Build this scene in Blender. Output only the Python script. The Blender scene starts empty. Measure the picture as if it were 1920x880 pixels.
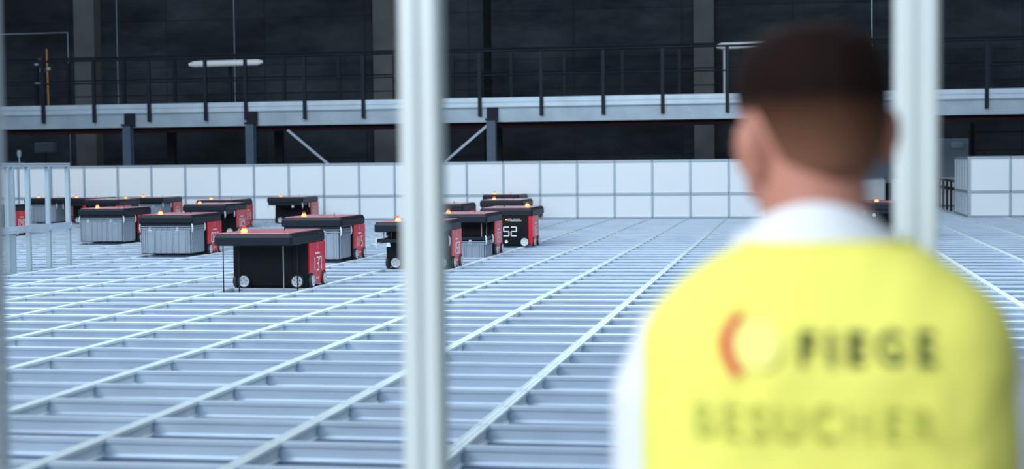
import bpy, bmesh, math, random
from mathutils import Vector, Matrix, noise
random.seed(7)
scn = bpy.context.scene
COL = scn.collection
PI = math.pi

# ------------------------------------------------------------------ camera
F = Vector((-0.17533, 0.98351, -0.04481)).normalized()      # looks along the tracks, a little left and down
yaw, pit, roll = -0.176424, -0.0448232, -0.0105861
F = Vector((math.sin(yaw)*math.cos(pit), math.cos(yaw)*math.cos(pit), math.sin(pit)))
r0 = Vector((math.cos(yaw), -math.sin(yaw), 0)); u0 = r0.cross(F)
R_ = math.cos(roll)*r0 + math.sin(roll)*u0
U_ = -math.sin(roll)*r0 + math.cos(roll)*u0
cam_d = bpy.data.cameras.new('camera'); cam = bpy.data.objects.new('camera', cam_d); COL.objects.link(cam)
M3 = Matrix((R_, U_, -F)).transposed()
cam.matrix_world = Matrix.Translation((0, 0, 1.0405)) @ M3.to_4x4()
cam_d.sensor_width = 36; cam_d.lens = 2960.66*36/1920
cam_d.clip_start = 0.05; cam_d.clip_end = 200
cam_d.dof.use_dof = True; cam_d.dof.focus_distance = 13.5; cam_d.dof.aperture_fstop = 2.4
scn.camera = cam

# ------------------------------------------------------------------ light
w = bpy.data.worlds.new('world'); scn.world = w; w.use_nodes = True
bg = w.node_tree.nodes['Background']; bg.inputs[0].default_value = (0.62, 0.80, 1.0, 1); bg.inputs[1].default_value = 0.26
def area(name, loc, target, sx, sy, power, col):
    d = bpy.data.lights.new(name, 'AREA'); d.shape = 'RECTANGLE'; d.size = sx; d.size_y = sy
    d.energy = power; d.color = col
    o = bpy.data.objects.new(name, d); COL.objects.link(o); o.location = loc
    o.rotation_euler = (Vector(target)-Vector(loc)).to_track_quat('-Z', 'Y').to_euler()
    return o
area('hall_lights_grid', (-6, 15, 8.0), (-6, 16, 0), 24, 20, 2050, (0.80, 0.91, 1.0))
area('fill_fence', (-5, 8, 7.5), (-5, 29, 0.5), 24, 5, 2000, (0.82, 0.92, 1.0))  # unseen fill added to brighten the fence faces
area('fill_near', (-4.5, -4.5, 6.0), (-1.0, 7, 0), 9, 4, 1050, (0.86, 0.94, 1.0))  # fill added behind the viewer for the man, posts and near tracks
area('fill_left', (-5.0, -2.5, 3.6), (0.4, 1.8, 0.9), 3.5, 2.5, 120, (1.0, 0.98, 0.94))  # unseen fill added behind left to light the man's back
vs = scn.view_settings
vs.view_transform = 'Standard'; vs.look = 'None'; vs.gamma = 1; vs.use_curve_mapping = False; vs.exposure = 0.0

# ------------------------------------------------------------------ materials
def srgb(r, g, b):
    f = lambda c: (c/255/12.92) if c <= 10 else ((c/255+0.055)/1.055)**2.4
    return (f(r), f(g), f(b), 1)
def mat(name, col, rough=0.5, metal=0.0, noise_amt=0.0, scale=8.0, bump=0.0, spec=0.5, emit=None, estr=0, coat=0.0):
    m = bpy.data.materials.new(name); m.use_nodes = True; nt = m.node_tree
    b = nt.nodes['Principled BSDF']
    b.inputs['Roughness'].default_value = rough; b.inputs['Metallic'].default_value = metal
    b.inputs['Specular IOR Level'].default_value = spec; b.inputs['Coat Weight'].default_value = coat
    b.inputs['Base Color'].default_value = col
    if noise_amt or bump:
        tc = nt.nodes.new('ShaderNodeTexCoord'); n = nt.nodes.new('ShaderNodeTexNoise')
        n.inputs['Scale'].default_value = scale; n.inputs['Detail'].default_value = 5
        nt.links.new(tc.outputs['Object'], n.inputs['Vector'])
        if noise_amt:
            rmp = nt.nodes.new('ShaderNodeValToRGB')
            rmp.color_ramp.elements[0].position = 0.3; rmp.color_ramp.elements[1].position = 0.7
            lo = tuple(c*(1-noise_amt) for c in col[:3])+(1,); hi = tuple(min(1, c*(1+noise_amt)) for c in col[:3])+(1,)
            rmp.color_ramp.elements[0].color = lo; rmp.color_ramp.elements[1].color = hi
            nt.links.new(n.outputs['Fac'], rmp.inputs['Fac']); nt.links.new(rmp.outputs['Color'], b.inputs['Base Color'])
        if bump:
            bp = nt.nodes.new('ShaderNodeBump'); bp.inputs['Strength'].default_value = bump; bp.inputs['Distance'].default_value = 0.01
            nt.links.new(n.outputs['Fac'], bp.inputs['Height']); nt.links.new(bp.outputs['Normal'], b.inputs['Normal'])
    if emit:
        b.inputs['Emission Color'].default_value = emit; b.inputs['Emission Strength'].default_value = estr
    return m
M = {}
M['alu'] = mat('aluminium_track', (0.55, 0.65, 0.78, 1), 0.30, 0.34, 0.08, 3.0)
M['alu_long'] = mat('brushed_aluminium_track_lit', (0.66, 0.75, 0.79, 1), 0.5, 0.10, 0.05, 3.0)  # same metal as the crosswise tracks, lightened to stand for bright reflections
M['alu_post'] = mat('anodised_aluminium', (0.36, 0.45, 0.52, 1), 0.42, 0.25, 0.05, 2.0)
M['post_near'] = mat('satin_aluminium_post', (0.66, 0.74, 0.77, 1), 0.45, 0.15, 0.03, 2.0)
M['panel'] = mat('white_panel', (0.80, 0.86, 0.92, 1), 0.35, 0, 0.02, 0.8)
M['slab'] = mat('dusty_blue_slab', (0.16, 0.21, 0.30, 1), 0.7, 0, 0.2, 1.5)
M['floor'] = mat('screed_floor', (0.22, 0.23, 0.24, 1), 0.6, 0, 0.15, 3)
M['concrete'] = mat('dark_concrete', (0.024, 0.031, 0.040, 1), 0.9, 0, 0.6, 0.45, 0.3, 0.1)
def wall_material(m):
    nt = m.node_tree; b = nt.nodes['Principled BSDF']; N = nt.nodes.new; L = nt.links.new
    tc = N('ShaderNodeTexCoord'); mp = N('ShaderNodeMapping'); mp.inputs['Scale'].default_value = (0.5, 1, 1.3); L(tc.outputs['Object'], mp.inputs[0])
    n1 = N('ShaderNodeTexNoise'); n1.inputs['Scale'].default_value = 0.9; n1.inputs['Detail'].default_value = 9; n1.inputs['Roughness'].default_value = 0.68; L(mp.outputs[0], n1.inputs['Vector'])
    n2 = N('ShaderNodeTexNoise'); n2.inputs['Scale'].default_value = 0.22; n2.inputs['Detail'].default_value = 2; L(tc.outputs['Object'], n2.inputs['Vector'])
    br = N('ShaderNodeTexBrick'); br.offset = 0; br.inputs['Scale'].default_value = 1; br.inputs['Brick Width'].default_value = 2.78; br.inputs['Row Height'].default_value = 1.25
    br.inputs['Mortar Size'].default_value = 0.02; br.inputs['Color1'].default_value = (0.92, 1.0, 1.1, 1); br.inputs['Color2'].default_value = (0.72, 0.78, 0.86, 1); br.inputs['Mortar'].default_value = (0.6, 0.65, 0.7, 1)
    m2 = N('ShaderNodeMapping'); m2.inputs['Rotation'].default_value = (math.radians(-90), 0, 0); L(tc.outputs['Object'], m2.inputs[0]); L(m2.outputs[0], br.inputs['Vector'])
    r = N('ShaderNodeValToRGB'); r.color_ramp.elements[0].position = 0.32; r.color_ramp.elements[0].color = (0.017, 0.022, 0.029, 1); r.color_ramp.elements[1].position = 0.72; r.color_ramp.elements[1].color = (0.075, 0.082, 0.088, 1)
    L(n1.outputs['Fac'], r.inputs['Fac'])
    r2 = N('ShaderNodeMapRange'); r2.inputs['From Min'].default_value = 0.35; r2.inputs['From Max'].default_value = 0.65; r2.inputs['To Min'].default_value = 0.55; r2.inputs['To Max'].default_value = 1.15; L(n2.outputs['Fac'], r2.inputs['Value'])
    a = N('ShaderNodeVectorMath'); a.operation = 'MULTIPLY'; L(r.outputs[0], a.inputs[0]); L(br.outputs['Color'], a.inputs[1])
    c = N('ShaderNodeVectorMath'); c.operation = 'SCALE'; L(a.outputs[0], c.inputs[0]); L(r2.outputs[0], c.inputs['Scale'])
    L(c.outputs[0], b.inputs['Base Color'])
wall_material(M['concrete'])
M['concrete_col'] = mat('grey_concrete_column', (0.105, 0.112, 0.115, 1), 0.85, 0, 0.2, 1.5, 0.3)
M['galv'] = mat('galvanised_steel', (0.46, 0.56, 0.66, 1), 0.45, 0.35, 0.10, 2.5)
M['galv_dark'] = mat('galvanised_beam', (0.33, 0.41, 0.49, 1), 0.5, 0.35, 0.12, 2.5)
M['steel_navy'] = mat('navy_painted_steel', (0.006, 0.011, 0.020, 1), 0.55, 0, 0.1, 4, 0, 0.2)
M['steel_blue'] = mat('blue_grey_steel', (0.05, 0.085, 0.135, 1), 0.5, 0.1, 0.1, 4)
M['red_pipe'] = mat('dark_red_paint', (0.10, 0.018, 0.022, 1), 0.5)
M['black'] = mat('black_plastic', (0.0025, 0.0045, 0.007, 1), 0.35, 0, 0, 8, 0, 0.22)
M['cover'] = mat('charcoal_plastic', (0.005, 0.010, 0.018, 1), 0.45, 0, 0.08, 6, 0.02, 0.25)
M['red'] = mat('gloss_red', (0.62, 0.004, 0.022, 1), 0.28, 0, 0, 8, 0, 0.5)
M['red_top_sheen'] = mat('gloss_red_lid_sheen', (0.76, 0.15, 0.20, 1), 0.35, 0, 0, 8, 0, 0.8, coat=1.0)  # red paled to pink in the base colour, standing for grazing reflections
M['red_top_sheen'].node_tree.nodes['Principled BSDF'].inputs['Coat Roughness'].default_value = 0.15
M['rubber'] = mat('wheel_rubber', (0.018, 0.024, 0.030, 1), 0.6)
M['hub'] = mat('wheel_alloy', (0.60, 0.66, 0.72, 1), 0.45, 0.15, 0.15, 60)
M['white_print'] = mat('white_print', (0.85, 0.88, 0.9, 1), 0.5)
M['clip'] = mat('pale_grey_plastic', (0.55, 0.62, 0.70, 1), 0.45)
M['bin'] = mat('grey_bin_plastic', (0.225, 0.275, 0.345, 1), 0.45, 0, 0.05, 5)
M['amber'] = mat('amber_lens', (0.95, 0.50, 0.10, 1), 0.3, 0, 0, 8, 0, 0.5, (1.0, 0.58, 0.18, 1), 0.85)
M['redlens'] = mat('red_lens', (0.75, 0.02, 0.02, 1), 0.3, 0, 0, 8, 0, 0.5, (1.0, 0.06, 0.03, 1), 0.35)
M['led'] = mat('orange_led', (1, 0.3, 0.05, 1), 0.3, 0, 0, 8, 0, 0.5, (1.0, 0.22, 0.03, 1), 3.0)
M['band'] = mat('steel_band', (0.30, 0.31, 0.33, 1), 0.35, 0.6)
M['band_shaded'] = mat('shaded_steel_band', (0.01, 0.012, 0.03, 1), 0.4, 0.3)  # same steel as the lit band, with the shade put into the colour
M['lamp_white'] = mat('milky_lamp_tube', (0.62, 0.66, 0.70, 1), 0.4, 0, 0, 8, 0, 0.5, (0.8, 0.88, 1, 1), 0.12)
M['box_grey'] = mat('grey_sheet_metal', (0.20, 0.26, 0.33, 1), 0.5, 0.1, 0.06, 1)
M['dark_item'] = mat('dark_equipment', (0.006, 0.008, 0.011, 1), 0.9, spec=0.1)
M['yellow_tube'] = mat('ochre_paint', (0.35, 0.17, 0.03, 1), 0.5)
M['vest'] = mat('fluorescent_yellow_fabric', (0.86, 0.83, 0.17, 1), 0.75, 0, 0.03, 12, 0.15, 0.2)
M['shirt'] = mat('white_shirt_cotton', (0.74, 0.78, 0.84, 1), 0.8, 0, 0.02, 12, 0.1, 0.2)
M['skin'] = mat('skin', (0.50, 0.22, 0.165, 1), 0.5, 0, 0.08, 14, 0, 0.35)
M['trousers'] = mat('navy_trousers', (0.03, 0.035, 0.05, 1), 0.85, 0, 0.1, 20)
M['shoe'] = mat('black_leather', (0.012, 0.012, 0.013, 1), 0.4)
M['eye'] = mat('eye_white', (0.8, 0.8, 0.78, 1), 0.2)
M['print_dark'] = mat('dark_print', (0.03, 0.045, 0.015, 1), 0.7)
M['print_grey'] = mat('faded_olive_print', (0.46, 0.49, 0.08, 1), 0.7)
M['print_red'] = mat('red_print', (0.62, 0.010, 0.004, 1), 0.6)
M['print_pale'] = mat('pale_yellow_print', (0.87, 0.84, 0.22, 1), 0.7)
# hair: clipped short and brown at the nape, long and dark on top (a fade haircut)
mh = mat('dark_brown_hair', (0.02, 0.012, 0.01, 1), 0.8, 0, 0, 8, 0, 0.08); M['hair'] = mh
nt = mh.node_tree; tc = nt.nodes.new('ShaderNodeTexCoord'); sx = nt.nodes.new('ShaderNodeSeparateXYZ'); mr = nt.nodes.new('ShaderNodeMapRange')
cr = nt.nodes.new('ShaderNodeValToRGB'); nz = nt.nodes.new('ShaderNodeTexNoise'); nz.inputs['Scale'].default_value = 90
ad = nt.nodes.new('ShaderNodeMath'); ad.operation = 'MULTIPLY_ADD'; ad.inputs[1].default_value = 0.012
nt.links.new(tc.outputs['Object'], sx.inputs[0]); nt.links.new(tc.outputs['Object'], nz.inputs['Vector'])
nt.links.new(nz.outputs['Fac'], ad.inputs[0]); nt.links.new(sx.outputs['Z'], ad.inputs[2])
nt.links.new(ad.outputs[0], mr.inputs['Value']); mr.inputs['From Min'].default_value = 1.625; mr.inputs['From Max'].default_value = 1.755
nt.links.new(mr.outputs[0], cr.inputs['Fac'])
e = cr.color_ramp.elements; e[0].position = 0.0; e[0].color = (0.27, 0.125, 0.085, 1); e[1].position = 1.0; e[1].color = (0.011, 0.005, 0.005, 1)
e2 = cr.color_ramp.elements.new(0.45); e2.color = (0.10, 0.045, 0.028, 1)
e3 = cr.color_ramp.elements.new(0.72); e3.color = (0.011, 0.005, 0.0045, 1)
nt.links.new(cr.outputs['Color'], nt.nodes['Principled BSDF'].inputs['Base Color'])
# clear pane: transparent with a fresnel reflection
mg = bpy.data.materials.new('clear_pane'); mg.use_nodes = True; nt = mg.node_tree; nt.nodes.clear()
out = nt.nodes.new('ShaderNodeOutputMaterial'); mx = nt.nodes.new('ShaderNodeMixShader'); tr = nt.nodes.new('ShaderNodeBsdfTransparent')
gl = nt.nodes.new('ShaderNodeBsdfGlossy'); gl.inputs['Roughness'].default_value = 0.02; fr = nt.nodes.new('ShaderNodeFresnel'); fr.inputs[0].default_value = 1.16
tr.inputs[0].default_value = (0.985, 0.995, 0.995, 1)
nt.links.new(fr.outputs[0], mx.inputs[0]); nt.links.new(tr.outputs[0], mx.inputs[1]); nt.links.new(gl.outputs[0], mx.inputs[2]); nt.links.new(mx.outputs[0], out.inputs[0])
M['glass'] = mg

# ------------------------------------------------------------------ helpers
class MB:
    def __init__(s): s.v = []; s.f = []
    def add(s, vs, fs):
        o = len(s.v); s.v += [tuple(v) for v in vs]; s.f += [tuple(i+o for i in f) for f in fs]; return s
    def box(s, x0, x1, y0, y1, z0, z1):
        return s.add([(x0,y0,z0),(x1,y0,z0),(x1,y1,z0),(x0,y1,z0),(x0,y0,z1),(x1,y0,z1),(x1,y1,z1),(x0,y1,z1)],
                     [(0,3,2,1),(4,5,6,7),(0,1,5,4),(1,2,6,5),(2,3,7,6),(3,0,4,7)])
    def bbox(s, x0, x1, y0, y1, z0, z1, c):
        """box with chamfered vertical edges and top edge"""
        def ring(z, i):
            a, b, d, e = x0+i, x1-i, y0+i, y1-i; q = max(c-i*0.3, c*0.4)
            return [(a+q,d,z),(b-q,d,z),(b,d+q,z),(b,e-q,z),(b-q,e,z),(a+q,e,z),(a,e-q,z),(a,d+q,z)]
        rs = [ring(z0, 0), ring(z1-c, 0), ring(z1, c)]
        return s.rings(rs)
    def rings(s, rs, caps=True):
        n = len(rs[0]); o = len(s.v)
        for r in rs: s.v += [tuple(p) for p in r]
        for k in range(len(rs)-1):
            for i in range(n):
                j = (i+1) % n; s.f.append((o+k*n+i, o+k*n+j, o+(k+1)*n+j, o+(k+1)*n+i))
        if caps:
            s.f.append(tuple(o+i for i in reversed(range(n)))); s.f.append(tuple(o+(len(rs)-1)*n+i for i in range(n)))
        return s
    def prism(s, poly, axis, a, b):
        """poly of 2-D points extruded along axis ('x','y','z') from a to b"""
        def P(p, t): return {'x': (t,p[0],p[1]), 'y': (p[0],t,p[1]), 'z': (p[0],p[1],t)}[axis]
        return s.rings([[P(p, a) for p in poly], [P(p, b) for p in poly]])
    def lathe(s, prof, c, axis='z', n=24):
        """prof: list of (radius, height) along axis from point c"""
        rs = []
        for r, h in prof:
            ring = []
            for i in range(n):
                t = 2*PI*i/n; a, b = r*math.cos(t), r*math.sin(t)
                ring.append({'z': (c[0]+a,c[1]+b,c[2]+h), 'y': (c[0]+a,c[1]+h,c[2]+b), 'x': (c[0]+h,c[1]+a,c[2]+b)}[axis])
            rs.append(ring)
        return s.rings(rs)
    def tube(s, pts, rad, n=12):
        pts = [Vector(p) for p in pts]; rad = rad if isinstance(rad, (list, tuple)) else [rad]*len(pts)
        rs = []; up = None
        for k, p in enumerate(pts):
            t = (pts[min(k+1, len(pts)-1)]-pts[max(k-1, 0)]).normalized()
            if up is None: up = Vector((0, 1, 0)) if abs(t.y) < 0.8 else Vector((1, 0, 0))
            a = t.cross(up).normalized(); b = a.cross(t); up = b
            rs.append([p+a*(rad[k]*math.cos(2*PI*i/n))+b*(rad[k]*math.sin(2*PI*i/n)) for i in range(n)])
        return s.rings(rs)
    def bar(s, a, b, wdt, hgt):
        a = Vector(a); b = Vector(b); t = (b-a).normalized(); up = Vector((0, 0, 1)) if abs(t.z) < 0.9 else Vector((0, 1, 0))
        sd = t.cross(up).normalized()*wdt/2; u2 = sd.cross(t).normalized()*hgt/2
        return s.rings([[q-sd-u2, q+sd-u2, q+sd+u2, q-sd+u2] for q in (a, b)])
    def ball(s, c, r, n=20, m=12, rot=None):
        rs = []
        for k in range(1, m):
            ph = -PI/2+PI*k/m; rs.append([(math.cos(ph)*math.cos(2*PI*i/n), math.cos(ph)*math.sin(2*PI*i/n), math.sin(ph)) for i in range(n)])
        out = []
        for ring in rs:
            q = []
            for p in ring:
                v = Vector((p[0]*r[0], p[1]*r[1], p[2]*r[2]))
                if rot: v = rot @ v
                q.append(v+Vector(c))
            out.append(q)
        return s.rings(out)
    def build(s, name, m, parent=None, smooth=False, bevel=0):
        me = bpy.data.meshes.new(name); me.from_pydata(s.v, [], s.f)
        bm = bmesh.new(); bm.from_mesh(me); bmesh.ops.recalc_face_normals(bm, faces=bm.faces)
        bm.to_mesh(me); bm.free()
        me.materials.append(M[m])
        if smooth:
            for p in me.polygons: p.use_smooth = True
            try: me.set_sharp_from_angle(angle=math.radians(38))
            except Exception: pass
        o = bpy.data.objects.new(name, me); COL.objects.link(o)
        if parent: o.parent = parent
        if bevel:
            b = o.modifiers.new('bevel', 'BEVEL'); b.width = bevel; b.segments = 2; b.limit_method = 'ANGLE'
        return o
def thing(name, label, cat, loc=(0, 0, 0), rz=0, group=None):
    o = bpy.data.objects.new(name, None); COL.objects.link(o); o.location = loc; o.rotation_euler = (0, 0, rz)
    o.empty_display_size = 0.1
    o['label'] = label; o['category'] = cat
    if group: o['group'] = group
    return o
def tag(o, label, cat, group=None):
    o['label'] = label; o['category'] = cat
    if group: o['group'] = group
    return o
def struct(o): o['kind'] = 'structure'; return o
def dup(root, loc, rz, label, group=None):
    r = root.copy(); COL.objects.link(r); r.location = loc; r.rotation_euler = (0, 0, rz); r['label'] = label
    if group: r['group'] = group
    for ch in list(root.children):
        c = ch.copy(); COL.objects.link(c); c.parent = r
        for g in list(ch.children):
            d = g.copy(); COL.objects.link(d); d.parent = c
    return r
def text_mesh(body, size, ext=0.0005, spacing=1.0, bold=0.0):
    """lettering as mesh in the XY plane, centred"""
    cu = bpy.data.curves.new('lettering', 'FONT'); cu.body = body; cu.size = size; cu.align_x = 'CENTER'; cu.align_y = 'CENTER'
    cu.extrude = ext; cu.space_character = spacing; cu.offset = bold
    o = bpy.data.objects.new('lettering', cu); COL.objects.link(o)
    dg = bpy.context.evaluated_depsgraph_get(); me = bpy.data.meshes.new_from_object(o.evaluated_get(dg))
    bpy.data.objects.remove(o); me.materials.clear()
    return me
def mesh_obj(name, me, m, parent):
    me.materials.append(M[m]); o = bpy.data.objects.new(name, me); COL.objects.link(o); o.parent = parent; return o

# ------------------------------------------------------------------ the building
GX0, GY0, CW, CD = -4.0425, 0.406, 0.705, 0.48       # track pitch: 705 x 480 mm
s = MB(); s.box(-20, 9, 2.9, 37.5, -0.30, -0.17); struct(s.build('floor', 'slab'))
s = MB(); s.box(-20, 9, -4, 2.88, -0.72, -0.60); struct(s.build('floor', 'floor'))
s = MB(); s.box(-34, 22, 37.5, 44, -0.72, -0.60); struct(s.build('floor', 'floor'))
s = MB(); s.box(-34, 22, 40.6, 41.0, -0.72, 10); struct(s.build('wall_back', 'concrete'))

WALLX = [(-19.14, -18.55), (-10.8, -10.22), (-2.46, -1.95)]
for (a, b), lab in zip(WALLX, ('pale concrete column far left on the dark back wall', 'pale concrete column on the back wall just left of the near middle post',
                               'pale concrete column on the back wall left of the man')):
    s = MB(); s.box(a, b, 40.15, 40.6, -0.6, 10)
    s.box(a-0.03, b+0.03, 40.10, 40.6, 2.2, 2.4)
    tag(s.build('concrete_column', 'concrete_col', bevel=0.02), lab, 'column', 'concrete columns on the back wall')
s = MB(); s.lathe([(0.10, -0.6), (0.10, 10)], (-7.45, 38.6, 0), 'z', 16)
s.lathe([(0.13, 3.05), (0.13, 3.11)], (-7.45, 38.6, 0), 'z', 16)
tag(s.build('drain_pipe', 'dark_item', smooth=True), 'thick black vertical pipe on the back wall, right of the near middle post', 'pipe')
# thin suspension cables seen against the wall
for x, lab in ((-17.6, 'thin cable hanging down the wall left of the lamp'), (-14.35, 'thin cable hanging down the wall behind the left strip lamp')):
    s = MB(); s.tube([(x, 39.5, 2.2), (x, 39.5, 10)], 0.010, 6)
    tag(s.build('hanging_cable', 'galv_dark'), lab, 'cable', 'hanging cables')

# ------------------------------------------------------------------ mezzanine walkway
mz = thing('mezzanine_walkway', 'long galvanised steel mezzanine walkway crossing behind the white fence', 'mezzanine', (-5, 32, -0.6))
def rel(o, parent):      # parts are written in world metres; keep them there under their parent
    o.parent = parent; o.matrix_parent_inverse = Matrix.Translation(-parent.location); return o
X0, X1 = -26, 14
s = MB(); s.prism([(31.97, 1.90), (31.97, 2.19), (32.05, 2.19), (32.05, 2.17), (31.99, 2.17), (31.99, 1.92), (32.05, 1.92), (32.05, 1.90)], 'x', X0, X1)
rel(s.build('edge_beam', 'galv_dark'), mz)
s = MB(); s.prism([(31.94, 2.185), (31.93, 2.21), (31.95, 2.215), (31.95, 2.30), (31.93, 2.305), (31.93, 2.40), (31.965, 2.40), (31.965, 2.185)], 'x', X0, X1)
rel(s.build('kick_plate', 'galv'), mz)
s = MB(); s.box(X0, X1, 31.97, 35.0, 2.195, 2.235); rel(s.build('deck', 'dark_item'), mz)
s = MB(); s.box(X0, X1, 34.93, 35.0, 1.90, 2.195); rel(s.build('rear_beam', 'steel_navy'), mz)
for x in [X0+0.6+1.22*i for i in range(33)]:
    s = MB(); s.box(x-0.03, x+0.03, 32.05, 34.93, 2.0, 2.19); rel(s.build('joist', 'steel_navy'), mz)
for x in (-19.1, -13.97, -11.23, -6.07, 8.6):
    s = MB(); s.box(x-0.09, x+0.09, 31.72, 31.735, -0.6, 1.95); s.box(x-0.09, x+0.09, 31.865, 31.88, -0.6, 1.95); s.box(x-0.01, x+0.01, 31.73, 31.87, -0.6, 1.95)
    c = rel(s.build('column', 'steel_blue'), mz)
    s = MB(); s.box(x-0.115, x+0.115, 31.88, 31.93, 1.93, 2.20); s.box(x-0.115, x+0.115, 31.70, 31.88, 1.93, 1.97)
    for i in range(4):
        for sd in (-0.085, 0.085): s.lathe([(0.012, -0.015), (0.012, 0.0)], (x+sd, 31.88, 1.98+0.06*i), 'y', 8)
    h = s.build('head_plate', 'steel_navy'); rel(h, mz)
for x in (-14.2, -11.6, -6.5, 0.4):
    s = MB(); s.box(x-0.09, x+0.09, 34.7, 34.86, -0.6, 1.90); rel(s.build('rear_column', 'steel_navy'), mz)
s = MB(); s.bar((-10.45, 31.9, 1.80), (-9.0, 31.9, 0.6), 0.03, 0.05); rel(s.build('brace', 'galv_dark'), mz)
s = MB(); s.bar((-6.12, 31.8, 1.86), (-7.6, 31.8, 0.65), 0.03, 0.05); rel(s.build('brace', 'galv_dark'), mz)
for i in range(60):
    x = -17.6+0.42*i
    if all(abs(x-q) > 0.14 for q in (-13.97, -11.23, -6.07)):
        s = MB(); s.lathe([(0.011, 31.96), (0.011, 31.972)], (x, 0, 2.095), 'y', 8); rel(s.build('bolt', 'galv'), mz)

rl = thing('guard_railing', 'navy steel guard railing along the front edge of the mezzanine', 'railing', (-5, 31.9, 2.0), group='mezzanine railings')
XF = [-22.3, -21.0, -19.7, -18.45, -17.2, -15.94, -14.77, -13.52, -12.25, -11.36, -10.07, -8.8, -7.56, -6.33, -5.05, -3.78, -2.58, -1.29, -0.05, 1.2, 2.45, 3.71, 4.95, 6.2]
for x in XF:
    s = MB(); s.box(x-0.035, x+0.035, 31.87, 31.925, 2.02, 3.33); rel(s.build('post', 'steel_navy'), rl)
s = MB(); s.tube([(XF[0], 31.9, 3.35), (XF[-1]+3, 31.9, 3.35)], 0.024, 10); rel(s.build('top_rail', 'steel_navy', smooth=True), rl)
s = MB(); s.tube([(XF[0], 31.93, 2.86), (XF[-1]+3, 31.93, 2.86)], 0.016, 8); rel(s.build('middle_rail', 'steel_navy', smooth=True), rl)
rb = thing('guard_railing', 'navy steel guard railing along the rear edge of the mezzanine, nearer the wall', 'railing', (-5, 34.9, 2.2), group='mezzanine railings')
px = [-17.6, -16.8, -15.4, -14.15, -12.8, -11.5, -10.2, -8.9, -7.55, -6.2, -5.0, -3.7, -2.45, -1.1, 0.2, 1.5, 2.8, 4.12, 5.4, 6.7]
for x in px:
    s = MB(); s.box(x-0.035, x+0.035, 34.88, 34.94, 2.235, 3.52); rel(s.build('post', 'steel_navy'), rb)
s = MB(); s.tube([(-22, 34.9, 3.62), (9, 34.9, 3.62)], 0.024, 10); rel(s.build('top_rail', 'steel_navy', smooth=True), rb)
s = MB(); s.tube([(-22, 34.9, 3.09), (9, 34.9, 3.09)], 0.016, 8); rel(s.build('middle_rail', 'steel_navy', smooth=True), rb)
s = MB(); s.tube([(-22, 34.9, 2.72), (9, 34.9, 2.72)], 0.012, 8); rel(s.build('lower_rail', 'steel_navy', smooth=True), rb)
s = MB(); s.tube([(-24, 32.6, 1.84), (12, 32.6, 1.84)], 0.045, 14)
for i in range(16): s.tube([(-23.5+2.3*i, 32.6, 1.84), (-23.46+2.3*i, 32.6, 1.84)], 0.06, 14)
tag(s.build('sprinkler_pipe', 'red_pipe', smooth=True), 'dark red sprinkler pipe running under the mezzanine edge beam', 'pipe')

# strip lamps standing on the walkway
def strip_lamp(x0, x1, y, z, xp, tilt, label):
    t = thing('strip_lamp', label, 'lamp', (xp, y, 2.235), group='white strip lamps over the walkway')
    def R(o): return rel(o, t)
    s = MB(); s.tube([(x0, y, z-tilt), (x0+0.12, y, z-tilt+0.01), (x1-0.12, y, z+tilt-0.01), (x1, y, z+tilt)], [0.035, 0.068, 0.068, 0.03], 14); R(s.build('diffuser', 'lamp_white', smooth=True))
    s = MB(); s.box(x0+0.2, x1-0.2, y+0.03, y+0.09, z+0.02, z+0.075); R(s.build('housing', 'galv_dark'))
    s = MB(); s.tube([(xp, y+0.06, 2.235), (xp, y+0.06, z)], 0.022, 8); R(s.build('pole', 'clip', smooth=True))
strip_lamp(-13.55, -11.80, 34.3, 3.39, -13.18, 0.015, 'white tubular strip lamp on a pole above the left part of the walkway')
strip_lamp(-1.62, 0.1, 34.3, 3.52, -1.45, 0.01, 'white tubular strip lamp on a pole just left of the man')
s = MB(); s.ball((1.75, 36.5, 4.78), (0.05, 0.05, 0.05)); s.tube([(1.75, 36.5, 2.6), (1.75, 36.5, 4.78)], 0.012, 6); s.box(1.68, 1.82, 36.45, 36.55, 4.72, 4.84)
tag(s.build('camera_pole', 'clip', smooth=True), 'small white camera on a thin pole above the walkway, right of the man', 'camera')

# hydrant post at far left
t = thing('signal_post', 'slim post with ochre tube and valves at far left of the walkway', 'post', (-17.0, 34.2, 2.235))
s = MB(); s.tube([(-17.0, 34.2, 2.235), (-17.0, 34.2, 3.3)], 0.03, 10); rel(s.build('pole', 'steel_navy'), t)
s = MB(); s.tube([(-16.93, 34.15, 2.3), (-16.95, 34.15, 3.80)], 0.022, 10); rel(s.build('tube', 'yellow_tube'), t)
s = MB(); s.ball((-17.1, 34.1, 3.56), (0.07, 0.05, 0.04)); rel(s.build('red_valve', 'red_pipe', smooth=True), t)
for q in ((-17.10, -17.0, 34.08, 34.16, 3.27, 3.36), (-16.93, -16.85, 34.08, 34.16, 3.30, 3.38), (-17.23, -17.15, 34.08, 34.16, 3.42, 3.47), (-17.24, -17.02, 34.1, 34.14, 3.0, 3.03)):
    s = MB(); s.box(*q); rel(s.build('coupling', 'galv_dark', bevel=0.008), t)
s = MB(); s.tube([(-19.9, 36.5, 4.38), (-17.55, 36.5, 4.38), (-17.55, 36.5, 0.9)], 0.014, 6)
tag(s.build('conduit', 'galv_dark'), 'thin grey conduit bent down in front of the far left wall', 'conduit')
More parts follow.
